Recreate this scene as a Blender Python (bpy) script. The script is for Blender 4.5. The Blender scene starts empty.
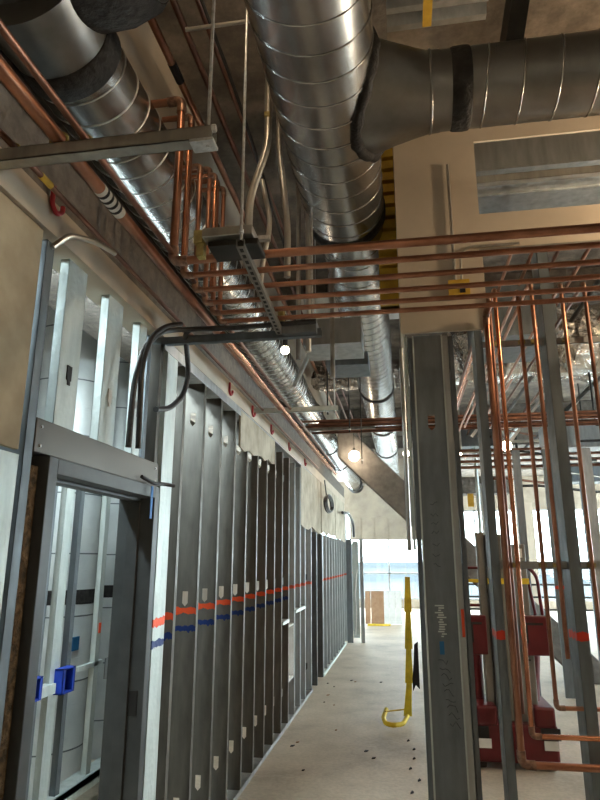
import bpy, math, random
from mathutils import Vector, Matrix
random.seed(7)
C = bpy.context.scene.collection
V = Vector
PI = math.pi

# ---------------------------------------------------------------- materials
def nodes(name):
    m = bpy.data.materials.new(name); m.use_nodes = True
    nt = m.node_tree; b = nt.nodes['Principled BSDF']
    return m, nt, b
def ramp(nt, fac, stops):
    r = nt.nodes.new('ShaderNodeValToRGB'); e = r.color_ramp.elements
    while len(e) < len(stops): e.new(0.5)
    for i, (p, c) in enumerate(stops):
        e[i].position = p; e[i].color = (*c, 1)
    nt.links.new(fac, r.inputs[0]); return r.outputs[0]
def noise(nt, scale, detail=4, vec=None, rough=.55):
    n = nt.nodes.new('ShaderNodeTexNoise'); n.inputs['Scale'].default_value = scale
    n.inputs['Detail'].default_value = detail; n.inputs['Roughness'].default_value = rough
    if vec: nt.links.new(vec, n.inputs['Vector'])
    return n.outputs['Fac']
def coord(nt, scale=(1,1,1)):
    t = nt.nodes.new('ShaderNodeTexCoord'); mp = nt.nodes.new('ShaderNodeMapping')
    mp.inputs['Scale'].default_value = scale
    nt.links.new(t.outputs['Object'], mp.inputs[0]); return mp.outputs[0]
def bump(nt, b, h, strength=.3, dist=.01):
    k = nt.nodes.new('ShaderNodeBump'); k.inputs['Strength'].default_value = strength
    k.inputs['Distance'].default_value = dist
    nt.links.new(h, k.inputs['Height']); nt.links.new(k.outputs[0], b.inputs['Normal'])
def mat(name, c1, c2=None, rough=.6, metal=0., scale=8, det=5, bmp=0, bdist=.01, stretch=(1,1,1), emit=None, es=1, p1=.35, p2=.65):
    m, nt, b = nodes(name)
    c2 = c2 or tuple(x*.85 for x in c1)
    v = coord(nt, stretch)
    f = noise(nt, scale, det, v)
    nt.links.new(ramp(nt, f, [(p1, c2), (p2, c1)]), b.inputs['Base Color'])
    b.inputs['Roughness'].default_value = rough; b.inputs['Metallic'].default_value = metal
    if bmp: bump(nt, b, f, bmp, bdist)
    if emit:
        b.inputs['Emission Color'].default_value = (*emit, 1); b.inputs['Emission Strength'].default_value = es
    return m
def maths(nt, op, a, b=None, c=None):
    n = nt.nodes.new('ShaderNodeMath'); n.operation = op
    for i, x in enumerate((a, b, c)):
        if x is None: continue
        if isinstance(x, (int, float)): n.inputs[i].default_value = x
        else: nt.links.new(x, n.inputs[i])
    return n.outputs[0]
def mixc(nt, fac, a, col):
    n = nt.nodes.new('ShaderNodeMix'); n.data_type = 'RGBA'
    nt.links.new(fac, n.inputs[0]); nt.links.new(a, n.inputs[6]); n.inputs[7].default_value = (*col, 1)
    return n.outputs[2]
def galv(name, c1, c2, rough=.42, metal=.85, knurl=False, marks=None, webonly=False):
    """zinc coated sheet steel; marks = list of (z centre, half height, colour) sprayed bands"""
    m, nt, b = nodes(name)
    v = coord(nt, (6, 6, 1.2)); f = noise(nt, 3, 6, v)
    col = ramp(nt, f, [(.3, c2), (.7, c1)])
    v0 = coord(nt)
    if marks:
        sp = nt.nodes.new('ShaderNodeSeparateXYZ'); nt.links.new(v0, sp.inputs[0])
        nz = noise(nt, 25, 3, v0)
        for zc, hh, cc in marks:
            z = maths(nt, 'ADD', sp.outputs[2], maths(nt, 'MULTIPLY', nz, .05))
            d = maths(nt, 'ABSOLUTE', maths(nt, 'SUBTRACT', z, zc+.025))
            fac = maths(nt, 'LESS_THAN', d, hh)
            if webonly:
                tc = nt.nodes.new('ShaderNodeTexCoord'); sn = nt.nodes.new('ShaderNodeSeparateXYZ')
                nt.links.new(tc.outputs['Normal'], sn.inputs[0])
                fac = maths(nt, 'MULTIPLY', fac, maths(nt, 'GREATER_THAN', maths(nt, 'ABSOLUTE', sn.outputs[1]), .7))
            col = mixc(nt, fac, col, cc)
    nt.links.new(col, b.inputs['Base Color'])
    b.inputs['Metallic'].default_value = metal
    r = ramp(nt, noise(nt, 14, 4, v0), [(.3, (rough-.1,)*3), (.7, (rough+.12,)*3)])
    nt.links.new(r, b.inputs['Roughness'])
    if knurl:
        mp = nt.nodes.new('ShaderNodeMapping'); mp.inputs['Rotation'].default_value = (.7, 0, .7)
        nt.links.new(v0, mp.inputs[0])
        w = nt.nodes.new('ShaderNodeTexVoronoi'); w.inputs['Scale'].default_value = 38
        nt.links.new(mp.outputs[0], w.inputs['Vector'])
        bump(nt, b, w.outputs['Distance'], .35, .004)
    else: bump(nt, b, f, .12, .01)
    return m
ORG = (.85, .10, .03); BLU = (.01, .035, .16)
M = {}
M['galv'] = galv('galvanised_steel', (.52,.54,.55), (.36,.38,.39))
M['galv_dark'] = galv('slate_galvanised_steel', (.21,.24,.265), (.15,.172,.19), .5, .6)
M['galv_pale'] = galv('pale_knurled_steel', (.66,.72,.70), (.5,.56,.55), .5, .45, True)
M['galv_pale_marked'] = galv('pale_knurled_steel_marked', (.66,.72,.70), (.5,.56,.55), .5, .45, True, [(1.385,.02,ORG),(1.28,.018,BLU)])
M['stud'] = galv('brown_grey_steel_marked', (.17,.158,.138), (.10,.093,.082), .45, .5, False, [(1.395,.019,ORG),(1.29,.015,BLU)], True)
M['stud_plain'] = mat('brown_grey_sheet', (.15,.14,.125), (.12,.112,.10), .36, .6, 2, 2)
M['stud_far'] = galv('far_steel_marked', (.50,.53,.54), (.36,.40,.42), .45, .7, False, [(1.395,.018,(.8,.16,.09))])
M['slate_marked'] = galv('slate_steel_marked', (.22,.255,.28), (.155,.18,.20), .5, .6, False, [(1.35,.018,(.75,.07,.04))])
M['duct'] = mat('spiral_duct_zinc', (.46,.455,.44), (.30,.30,.29), .27, .95, 5, 6, .05, .01, (1,.6,1))
M['duct2'] = mat('matt_duct_zinc', (.33,.325,.31), (.22,.215,.205), .33, .95, 4, 6, .08, .01)
M['white_duct'] = mat('pale_riser_zinc', (.80,.84,.84), (.64,.68,.69), .45, .3, 3, 4)
M['seam'] = mat('bright_seam_zinc', (.78,.78,.76), (.6,.6,.58), .3, .9)
M['mastic'] = mat('black_duct_mastic', (.03,.027,.025), (.012,.011,.01), .75, 0, 30, 6, .8, .02)
M['copper'] = mat('copper_pipe', (.52,.25,.155), (.30,.135,.085), .32, .9, 6, 5, 0, .01, (1,1,1))
M['copper_dull'] = mat('tarnished_copper', (.26,.13,.09), (.15,.075,.055), .42, .85, 7)
M['copper_bright'] = mat('fresh_copper', (.80,.36,.2), (.55,.22,.12), .25, .9, 7)
M['solder'] = mat('soldered_fitting', (.45,.27,.19), (.2,.12,.09), .4, .8, 40)
M['emt'] = mat('emt_conduit', (.62,.60,.55), (.45,.43,.40), .32, .85)
M['rod'] = mat('threaded_rod_zinc', (.75,.76,.76), (.55,.56,.56), .35, .7, 60)
M['strut'] = galv('strut_channel_zinc', (.42,.40,.36), (.28,.27,.245), .45, .7)
M['iron'] = mat('dark_iron', (.06,.055,.05), (.03,.03,.028), .5, .5)
M['drywall'] = mat('beige_board', (.46,.40,.32), (.34,.29,.23), .85, 0, 3.2, 8, .15, .01)
M['fireproof'] = mat('mottled_tan_plaster', (.50,.41,.28), (.33,.26,.17), .9, 0, 3.5, 8, .3, .02)
M['board'] = mat('pale_beige_board', (.60,.52,.42), (.50,.43,.34), .8, 0, 2, 6, .08)
M['patch'] = mat('pale_plaster_patch', (.58,.53,.43), (.36,.31,.23), .9, 0, 4, 8, .35, .02)
M['beam'] = mat('grey_brown_fireproofing', (.20,.175,.15), (.13,.115,.10), .9, 0, 18, 8, .8, .02)
M['brace'] = mat('grey_sprayed_brace', (.25,.23,.205), (.17,.155,.14), .9, 0, 9, 8, .6, .02)
M['rubber'] = mat('black_flex_cable', (.04,.04,.042), (.022,.022,.024), .4, 0, 60)
M['frame'] = mat('charcoal_door_frame', (.085,.092,.095), (.065,.07,.073), .42, .2, 10)
M['wool'] = mat('rusty_mineral_wool', (.22,.14,.07), (.05,.035,.02), 1, 0, 30, 8, 1, .03)
M['blue'] = mat('blue_plastic', (.02,.07,.55), (.015,.05,.4), .4)
M['bluetape'] = mat('sky_blue_tape', (.05,.25,.7), None, .6)
M['red'] = mat('red_paint', (.13,.008,.012), (.08,.005,.008), .4, 0, 5)
M['redhook'] = mat('red_hook_plastic', (.42,.02,.03), None, .5)
M['yellow'] = mat('yellow_plastic', (.85,.62,.03), (.65,.45,.02), .5, 0, 12)
M['yellow_old'] = mat('ochre_painted_deck', (.70,.46,.05), (.5,.3,.03), .6, 0, 8)
M['liftgrey'] = mat('machine_grey_paint', (.21,.20,.18), (.16,.155,.14), .5, 0, 5)
M['black'] = mat('flat_black', (.012,.012,.012), None, .6)
M['white'] = mat('off_white_paint', (.80,.80,.78), None, .6)
M['card'] = mat('brown_hardboard', (.40,.24,.14), (.32,.18,.10), .75)
M['foil'] = mat('crinkled_foil', (.80,.78,.74), (.5,.48,.45), .22, .95, 9, 6, 1.0, .06)
M['ink'] = mat('black_marker_ink', (.02,.02,.025), None, .7)
M['orange'] = mat('orange_spray_paint', ORG, None, .7)
M['bluepaint'] = mat('blue_spray_paint', (.02,.16,.36), None, .7)
M['tie'] = mat('yellow_foam_isolator', (.50,.40,.14), (.28,.22,.08), .8, 0, 30)
M['bulb'] = mat('lit_bulb', (1,.9,.75), None, .3, 0, emit=(1.,.82,.6), es=40)
M['bulb_near'] = mat('lit_bulb_bright', (1,.9,.75), None, .3, 0, emit=(1.,.74,.46), es=520)
M['bulb_mid'] = mat('lit_bulb_medium', (1,.9,.75), None, .3, 0, emit=(1.,.74,.46), es=150)
M['cool_fill'] = mat('cool_fill_glow', (1,1,1), None, .3, 0, emit=(.8,.96,1.), es=80)  # glow of the added fill lights behind the doorway

def concrete(name, c1, c2, c3, rough=.8, sc=1.3):
    m, nt, b = nodes(name)
    v = coord(nt); f = noise(nt, sc, 10, v, .65)
    col = ramp(nt, f, [(.3, c3), (.48, c2), (.68, c1)])
    f2 = noise(nt, 30, 6, v)
    n = nt.nodes.new('ShaderNodeMix'); n.data_type = 'RGBA'; n.blend_type = 'MULTIPLY'
    n.inputs[0].default_value = .35
    nt.links.new(col, n.inputs[6]); nt.links.new(ramp(nt, f2, [(.35, (.6,.6,.6)), (.6, (1,1,1))]), n.inputs[7])
    nt.links.new(n.outputs[2], b.inputs['Base Color'])
    b.inputs['Roughness'].default_value = rough
    bump(nt, b, f2, .3, .01)
    return m
M['floor'] = concrete('dusty_concrete_floor', (.70,.60,.48), (.58,.49,.38), (.40,.33,.25), .6)
M['deck'] = concrete('rough_concrete_deck', (.34,.29,.24), (.17,.145,.12), (.07,.06,.05), .95, 2.5)
def glass():
    m = bpy.data.materials.new('window_glass'); m.use_nodes = True; nt = m.node_tree
    nt.nodes.remove(nt.nodes['Principled BSDF']); out = nt.nodes['Material Output']
    t = nt.nodes.new('ShaderNodeBsdfTransparent'); t.inputs[0].default_value = (.93,.97,.97,1)
    g = nt.nodes.new('ShaderNodeBsdfGlossy'); g.inputs['Roughness'].default_value = .03
    mx = nt.nodes.new('ShaderNodeMixShader'); mx.inputs[0].default_value = .07
    nt.links.new(t.outputs[0], mx.inputs[1]); nt.links.new(g.outputs[0], mx.inputs[2]); nt.links.new(mx.outputs[0], out.inputs[0])
    return m
M['glass'] = glass()
M['far_wall'] = mat('far_pale_wall', (.075,.085,.09), None, .9, 0, .3)
M['far_glass'] = mat('far_blue_grey_band', (.03,.042,.05), None, .6, 0, .3)

# ---------------------------------------------------------------- mesh builder
class MB:
    def __init__(s): s.v = []; s.f = []; s.sm = []
    def add(s, vs, fs, smooth=False):
        o = len(s.v); s.v += [V(p) for p in vs]; s.f += [[i+o for i in f] for f in fs]; s.sm += [smooth]*len(fs); return s
    def box(s, a, b):
        x0,y0,z0 = [min(a[i],b[i]) for i in range(3)]; x1,y1,z1 = [max(a[i],b[i]) for i in range(3)]
        return s.add([(x0,y0,z0),(x1,y0,z0),(x1,y1,z0),(x0,y1,z0),(x0,y0,z1),(x1,y0,z1),(x1,y1,z1),(x0,y1,z1)],
              [(0,3,2,1),(4,5,6,7),(0,1,5,4),(1,2,6,5),(2,3,7,6),(3,0,4,7)])
    def prism(s, poly, ext):
        n = len(poly); p = [V(q) for q in poly]; e = V(ext)
        return s.add(p+[q+e for q in p], [list(range(n))[::-1], list(range(n, 2*n))]+[(i,(i+1)%n,(i+1)%n+n,i+n) for i in range(n)])
    def bar(s, a, b, w, h, up=(0,0,1)):
        a, b = V(a), V(b); d = (b-a).normalized(); u = V(up)
        r = d.cross(u)
        if r.length < 1e-4: r = d.cross(V((0,1,0)))
        r.normalize(); u = r.cross(d)
        q = [a-r*w/2-u*h/2, a+r*w/2-u*h/2, a+r*w/2+u*h/2, a-r*w/2+u*h/2]
        return s.prism(q, b-a)
    def tube(s, pts, r, seg=12, fillet=0, caps=True):
        p = [V(q) for q in pts]
        if fillet and len(p) > 2:
            q = [p[0]]
            for i in range(1, len(p)-1):
                a = (p[i-1]-p[i]); b = (p[i+1]-p[i]); f = min(fillet, a.length*.49, b.length*.49)
                A = p[i]+a.normalized()*f; B = p[i]+b.normalized()*f
                for k in range(7):
                    t = k/6; q.append(A*(1-t)**2+p[i]*2*t*(1-t)+B*t*t)
            q.append(p[-1]); p = q
        n = len(p); rs = r if isinstance(r, (list, tuple)) else [r]*n
        t0 = (p[1]-p[0]).normalized(); u = t0.orthogonal().normalized(); vs = []
        for i in range(n):
            t = ((p[min(i+1,n-1)]-p[i]).normalized()+(p[i]-p[max(i-1,0)]).normalized())
            t = t.normalized() if t.length > 1e-6 else t0
            u = (u-t*u.dot(t)).normalized(); w = t.cross(u)
            for k in range(seg):
                a = 2*PI*k/seg; vs.append(p[i]+(u*math.cos(a)+w*math.sin(a))*rs[i])
        fs = [(i*seg+k, i*seg+(k+1)%seg, (i+1)*seg+(k+1)%seg, (i+1)*seg+k) for i in range(n-1) for k in range(seg)]
        s.add(vs, fs, True)
        if caps: s.add([vs[k] for k in range(seg)]+[vs[(n-1)*seg+k] for k in range(seg)], [list(range(seg))[::-1], list(range(seg, 2*seg))])
        return s
    def ball(s, c, r, n=10):
        c = V(c); vs = [c+V((0,0,r))]; fs = []
        for i in range(1, n):
            for k in range(2*n):
                a = PI*i/n; b = PI*k/n; vs.append(c+V((math.sin(a)*math.cos(b), math.sin(a)*math.sin(b), math.cos(a)))*r)
        vs.append(c-V((0,0,r))); m = 2*n
        for k in range(m): fs.append((0, 1+k, 1+(k+1) % m)); fs.append((len(vs)-1, 1+(n-2)*m+(k+1) % m, 1+(n-2)*m+k))
        for i in range(n-2):
            for k in range(m): fs.append((1+i*m+k, 1+(i+1)*m+k, 1+(i+1)*m+(k+1) % m, 1+i*m+(k+1) % m))
        return s.add(vs, fs, True)
    def build(s, name, m, parent=None, org=None, bevel=0):
        me = bpy.data.meshes.new(name)
        o = bpy.data.objects.new(name, me); C.objects.link(o)
        if parent is not None:
            g = V(parent['_o']); o.parent = parent
            o['_o'] = parent['_o']
        else:
            if org is None:
                xs = [v.x for v in s.v]; ys = [v.y for v in s.v]; zs = [v.z for v in s.v]
                org = ((min(xs)+max(xs))/2, (min(ys)+max(ys))/2, min(zs))
            g = V(org); o.location = g; o['_o'] = tuple(g)
        me.from_pydata([v-g for v in s.v], [], s.f)
        for poly, k in zip(me.polygons, s.sm): poly.use_smooth = k
        me.materials.append(M[m] if isinstance(m, str) else m)
        me.validate(); me.update()
        if bevel:
            b = o.modifiers.new('bevel', 'BEVEL'); b.width = bevel; b.segments = 2; b.limit_method = 'ANGLE'
        return o
def tag(o, label, cat, group=None, kind=None):
    o['label'] = label; o['category'] = cat
    if group: o['group'] = group
    if kind: o['kind'] = kind
    return o
def thing(name, loc, label, cat, group=None):
    o = bpy.data.objects.new(name, None); C.objects.link(o); o.location = loc; o['_o'] = tuple(loc); o.empty_display_size = .1
    return tag(o, label, cat, group)
def struct(o): o['kind'] = 'structure'; return o
def B(*boxes):
    m = MB()
    for a, b in boxes: m.box(a, b)
    return m
ORD = ['first','second','third','fourth','fifth','sixth','seventh','eighth','ninth','tenth','eleventh','twelfth','thirteenth','fourteenth','fifteenth','sixteenth']

# ---------------------------------------------------------------- room shell
DZ = 4.7
struct(B(((-7,-3,-.15),(9,24.2,0))).build('floor', 'floor', org=(0,0,0)))
struct(B(((-7,-3,DZ),(9,24.2,DZ+.2))).build('ceiling', 'deck', org=(0,0,DZ)))
struct(B(((-7.15,-3.15,0),(9.15,-3,DZ))).build('wall_back', 'drywall'))
struct(B(((9,-3,0),(9.15,5,DZ)),((9,5,0),(9.15,24,.6)),((9,5,3.4),(9.15,24,DZ))).build('wall_right', 'drywall'))
struct(B(((-7.15,-3,0),(-7,2,DZ)),((-7.15,2,0),(-7,7.4,DZ)),((-7.15,7.4,0),(-7,24,.5)),((-7.15,7.4,3.6),(-7,24,DZ))).build('wall_left', 'drywall'))
# far wall with a ribbon of glazing
struct(B(((-7,24,0),(9,24.2,.3)),((-7,24,3.5),(9,24.2,DZ))).build('wall_front', 'drywall'))
def window(n, x0, x1, z0, z1, y, mull, rails, axis='x'):
    m = MB(); w = .06
    def bx(a, b, c, d):
        if axis == 'x': m.box((a, y, c), (b, y+.08, d))
        else: m.box((y, a, c), (y+.08, b, d))
    bx(x0, x1, z0, z0+w); bx(x0, x1, z1-w, z1)
    k = int((x1-x0)/mull)
    for i in range(k+1):
        x = x0+(x1-x0-w)*i/k; bx(x, x+w, z0, z1)
    for r in rails: bx(x0, x1, r, r+.05)
    f = struct(m.build('window_%d' % n, 'galv'))
    g = MB()
    if axis == 'x': g.box((x0+w, y+.03, z0+w), (x1-w, y+.04, z1-w))
    else: g.box((y+.03, x0+w, z0+w), (y+.04, x1-w, z1-w))
    g.build('window_pane', 'glass', f)
window(1, -7, 9, .3, 3.5, 24.05, 1.6, [1.2])
window(2, 5, 24, .6, 3.4, 9.02, 1.9, [1.2], 'y')
window(3, 7.4, 24, .5, 3.6, -7.1, 2.0, [1.2], 'y')
# bulkhead closing the corridor above the far opening
m = B(((-1.6,19,2.28),(.9,19.15,DZ)))
for x in (-1.3,-.9,-.5,-.1,.3): m.box((x,18.97,2.28),(x+.03,19,2.95))
m.box((-1.6,18.97,2.93),(.9,19,2.98))
struct(m.build('wall_far_bulkhead', 'drywall'))
# left wall: board header over the studs, set-back steel above it
XW = -1.29
struct(B(((XW-.16,-2.95,2.92),(XW,14.1,3.05))).build('trim_1', 'board'))
struct(B(((XW-.16,-2.95,3.05),(XW-.01,14.1,3.28))).build('trim_4', 'beam'))
struct(B(((XW-.9,-2.95,3.28),(XW-.28,14.1,4.0))).build('trim_2', 'beam'))
struct(B(((XW-.8,-2.95,4.02),(XW-.04,19,DZ-.01))).build('trim_3', 'board'))
struct(B(((XW-.03,-2.95,2.07),(XW-.012,1.93,2.91))).build('wall_left_board', 'fireproof'))
# torn patches of board that hang below the header along the stud row
def ragged(x, y0, y1, zb, zt, n=9, amp=.03):
    top = [(x, y0, zt), (x, y1, zt)]; bot = []
    for i in range(n+1):
        y = y1+(y0-y1)*i/n; bot.append((x, y, zb(y)+random.uniform(-amp, amp)))
    return MB().prism(top+bot, (-.016, 0, 0))
tag(ragged(XW+.001, 4.85, 6.25, lambda y: 2.60+.05*(y-4.85), 2.915).build('board_patch','patch'), 'torn tan board patch hanging below the header over the stud tops', 'board')
tag(ragged(XW+.001, 7.95, 9.9, lambda y: 2.13, 2.915, 6, .04).build('board_patch','patch'), 'tall torn board panel above the far end of the stud row', 'board')
tag(ragged(XW+.001, 10.0, 12.0, lambda y: 2.12, 2.915, 6, .03).build('board_patch','patch'), 'beige board panel with the small cable coil over the second doorway', 'board')
tag(ragged(XW+.001, 12.1, 14.0, lambda y: 2.10, 2.915, 6, .03).build('board_patch','patch'), 'farthest beige board panel on the left corridor wall', 'board')
# beige shaft wall over the right partition
PY = 3.3
m = MB()
m.box((.03,PY,2.92),(.50,PY+.016,DZ-.01))                # strip left of the openings
m.box((.50,PY,3.40),(2.9,PY+.016,3.62))                  # band between them
m.box((.50,PY,4.10),(2.9,PY+.016,DZ-.01))
m.box((2.5,PY,2.92),(2.9,PY+.016,4.3))
m.box((.03,PY+.016,2.92),(.05,PY+.9,DZ-.01))
struct(m.build('wall_right_shaft', 'board'))
tag(B(((.484,PY-.004,3.36),(.50,PY+.05,3.40)),((.50,PY-.004,3.385),(1.9,PY+.05,3.40))).build('opening_trim','strut'), 'thin metal edge framing the lower opening in the beige wall', 'trim')
# ochre ribbed deck closure left of the beige wall
m = MB()
for i in range(15): m.box((-.09, 3.75, 3.3+i*.09), (.03, 3.85, 3.36+i*.09))
m.box((-.09,3.80,3.3),(.03,3.86,DZ-.02))
tag(m.build('ribbed_closure', 'yellow_old'), 'ochre yellow ribbed strip between main duct and beige wall', 'deck closure')

# ---------------------------------------------------------------- studs
def stud_mesh(x, y, z0, z1, U, Vd, w, f=.041, lip=.01, t=.002, holes=()):
    """C section: web from (x,y) along U for w, flanges along Vd"""
    U = V((*U,0)); W = V((*Vd,0)); P = V((x,y,0)); m = MB(); up = V((0,0,1))
    def pr(pts): m.prism([P+U*u+up*z for u, z in pts], W*t)
    z = z0
    for h in sorted(holes):
        hw, hh = .018, .035
        if h-hh-.03 < z0 or h+hh > z1: continue
        pr([(0,z),(w,z),(w,h-hh-.02),(0,h-hh-.02)])
        pr([(0,h-hh-.02),(w/2,h-hh-.02),(w/2-hw,h-hh),(w/2-hw,h+hh),(0,h+hh)])
        pr([(w,h-hh-.02),(w,h+hh),(w/2+hw,h+hh),(w/2+hw,h-hh),(w/2,h-hh-.02)])
        z = h+hh
    pr([(0,z),(w,z),(w,z1),(0,z1)])
    for u, s in ((0,1),(w,-1)):
        a = P+U*u+up*z0
        m.prism([a, a+U*t*s, a+U*t*s+W*f, a+W*f], up*(z1-z0))
        b = a+W*f
        m.prism([b, b+U*lip*s, b+U*lip*s-W*t, b-W*t], up*(z1-z0))
    return m
def stud(x, y, z0, z1, U, Vd, w, material, label, group=None, name='metal_stud', **k):
    return tag(stud_mesh(x, y, z0, z1, U, Vd, w, **k).build(name, material, org=(x, y, 0)), label, 'stud', group)

HOLES = (.33, 1.475, 2.62)
G1 = 'steel studs of the left corridor wall'
# row of brown grey studs after the door
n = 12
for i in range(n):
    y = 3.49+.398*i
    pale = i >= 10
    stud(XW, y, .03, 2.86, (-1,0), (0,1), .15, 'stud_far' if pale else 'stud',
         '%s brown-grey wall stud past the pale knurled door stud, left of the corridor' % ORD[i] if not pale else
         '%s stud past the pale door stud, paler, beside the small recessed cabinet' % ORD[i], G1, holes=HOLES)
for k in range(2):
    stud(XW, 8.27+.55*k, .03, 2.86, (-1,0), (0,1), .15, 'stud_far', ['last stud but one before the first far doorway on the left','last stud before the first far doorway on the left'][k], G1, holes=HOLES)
# pale knurled jamb stud: web toward the corridor
stud(XW, 3.20, .03, 2.88, (0,1), (-1,0), .165, 'galv_pale_marked', 'pale knurled full-height stud right of the door frame, orange and blue marks', name='jamb_stud')
stud(XW-.02, 3.14, .03, 2.88, (-1,0), (0,1), .14, 'stud', 'dark narrow stud wedged between door frame and pale knurled stud', name='jamb_stud')
# left jamb studs
stud(XW, 1.945, .03, 2.88, (0,1), (-1,0), .05, 'galv_dark', 'dark slate stud left of the door frame up to the header', name='jamb_stud', f=.1)
stud(XW-.10, 2.0, .03, 2.88, (-1,0), (0,1), .05, 'galv', 'grey stud behind the mineral wool left of the door', name='jamb_stud')
tag(B(((XW-.09,2.0,.03),(XW-.015,2.065,2.03))).build('mineral_wool_strip','wool'), 'rusty brown mineral wool packed beside the left door jamb', 'insulation')
stud(XW, 1.50, .03, 2.05, (0,1), (-1,0), .15, 'galv_pale', 'pale stud under the tan plaster at the left edge', name='metal_stud')
stud(XW, 1.72, .03, 2.05, (0,1), (-1,0), .2, 'galv_pale', 'wide pale knurled stud between tan plaster and dark jamb stud', name='metal_stud', f=.03)
tag(B(((XW-.03,1.4,1.62),(XW-.02,1.94,1.66))).build('backing_strap','galv_dark'), 'dark flat strap across pale stud at the left edge', 'strap')
# box header
hd = tag(B(((XW-.14,2.0,2.075),(XW+.003,3.15,2.2))).build('box_header','stud_plain', bevel=.003), 'smooth grey sheet metal box header above the charcoal door frame', 'header')
for y, z in ((2.03,2.10),(2.03,2.17),(3.11,2.1),(3.11,2.17)):
    MB().tube([(XW+.002,y,z),(XW+.008,y,z)], .006, 8).build('screw','rod',hd)
# cripple studs above header
for y, w, lb, f in ((2.14,.15,'widest pale cripple stud above the door, left one with dark slot',.04),(2.50,.15,'pale knurled cripple stud in the middle of the clerestory',.04),(2.85,.09,'narrow pale cripple stud behind the black cable loop',.04)):
    o = stud(XW-.02, y, 2.2, 2.9, (0,1), (-1,0), w, 'galv_pale', lb, 'cripple studs above the door', name='cripple_stud', f=f)
    B(((XW-.019,y+w/2-.018,2.40),(XW-.016,y+w/2+.018,2.46)),((XW-.019,y+w/2-.008,2.38),(XW-.016,y+w/2+.012,2.40))).build('knockout_slot','black' if y != 2.50 else 'white',o)
stud(XW-.05, 3.04, 2.2, 2.9, (-1,0), (0,1), .09, 'galv_dark', 'dark cripple stud just left of the pale full-height stud', name='cripple_stud')
# door frame (hollow metal)
df = thing('door_frame', (XW, 2.6, 0), 'charcoal hollow metal door frame with an open doorway, left foreground', 'door frame')
FX0, FX1 = XW-.17, XW+.025
B(((FX0,2.07,0),(FX1,2.13,2.07)),((FX0+.06,2.13,0),(FX0+.12,2.145,1.99))).build('jamb','frame',df,bevel=.003)
B(((FX0,3.07,0),(FX1,3.13,2.07)),((FX0+.06,3.055,0),(FX0+.12,3.07,1.99))).build('jamb','frame',df,bevel=.003)
B(((FX0,2.13,2.01),(FX1,3.07,2.07)),((FX0+.06,2.13,1.995),(FX0+.12,3.07,2.01))).build('head','frame',df,bevel=.003)
B(((FX0+.125,3.065,.98),(FX0+.165,3.0702,1.09))).build('strike_plate','black',df)
# floor and top tracks
tag(B(((XW-.152,3.15,0),(XW+.002,8.95,.002)),((XW,3.15,0),(XW+.003,8.95,.035)),((XW-.153,3.15,0),(XW-.15,8.95,.035))).build('floor_track','galv'), 'steel floor track under the long row of brown-grey studs', 'track')
tag(B(((XW-.152,3.15,2.90),(XW+.002,8.95,2.915)),((XW,3.15,2.85),(XW+.003,4.84,2.915)),((XW-.153,3.15,2.85),(XW-.15,8.95,2.915))).build('top_track','galv'), 'steel top track holding the long row of brown-grey studs', 'track')
# recessed cabinet + sills
cb = tag(B(((XW-.10,7.1,.42),(XW-.004,7.44,.44)),((XW-.10,7.1,.98),(XW-.004,7.44,1.0)),((XW-.10,7.1,.42),(XW-.004,7.12,1.0)),((XW-.10,7.42,.42),(XW-.004,7.44,1.0)),((XW-.10,7.1,.42),(XW-.09,7.44,1.0))).build('recessed_cabinet','white'), 'small open white recessed box set between studs low on the wall', 'cabinet')
for y0, y1, z, lb in ((6.72,7.08,1.04,'pale sill track between studs just nearer than the recessed white box'),(7.5,8.25,1.10,'pale sill track just beyond the recessed white box')):
    tag(B(((XW-.12,y0,z),(XW+.012,y1,z+.035))).build('sill_track','galv_pale'), lb, 'track')
# second wall run beyond the first doorway
G2 = 'studs of the second left wall run'
for i in range(9):
    y = 10.05+.42*i
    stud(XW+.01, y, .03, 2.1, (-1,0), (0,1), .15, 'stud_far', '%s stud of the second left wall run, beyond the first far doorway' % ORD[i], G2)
tag(B(((XW-.15,10.0,0),(XW+.02,13.75,.04))).build('floor_track','galv_pale'), 'pale floor track of the second left wall run', 'track')
for y, lb in ((9.3,'near dark jamb of the first far doorway on the left'),(9.95,'far dark jamb of the first far doorway on the left')):
    tag(B(((XW-.16,y,0),(XW+.01,y+.06,2.1))).build('doorway_jamb','frame'), lb, 'door jamb')
for i, y in enumerate((14.3,14.75,15.2,16.3)):
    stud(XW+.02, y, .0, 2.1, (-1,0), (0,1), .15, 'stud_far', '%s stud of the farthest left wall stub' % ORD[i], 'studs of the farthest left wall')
stud(XW+.02, 14.0, 0, 2.15, (1,0), (0,1), .12, 'galv_dark', 'dark stud at the start of the stub wall jutting into the corridor')
stud(-.98, 14.0, 0, 2.15, (1,0), (0,1), .08, 'galv', 'grey stud ending the stub wall beside the bright window')
# stub board
tag(B(((-1.14,14.02,.1),(-1.0,14.035,2.1))).build('stub_panel','galv_pale'), 'pale green-grey panel in the far stub wall with torn white tape', 'panel')
tag(MB().tube([(-1.10,14.0,.15),(-1.07,14.0,.6),(-1.09,14.0,1.0),(-1.05,14.0,1.4),(-1.02,14.0,1.5)], .012, 6).build('torn_tape','white'), 'ragged white tape strip on the far stub wall', 'tape')
bk = MB()
bk.box((XW-.55,4.35,0),(XW-.53,14,2.9))
struct(bk.build('wall_left_lining', 'drywall'))

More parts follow.
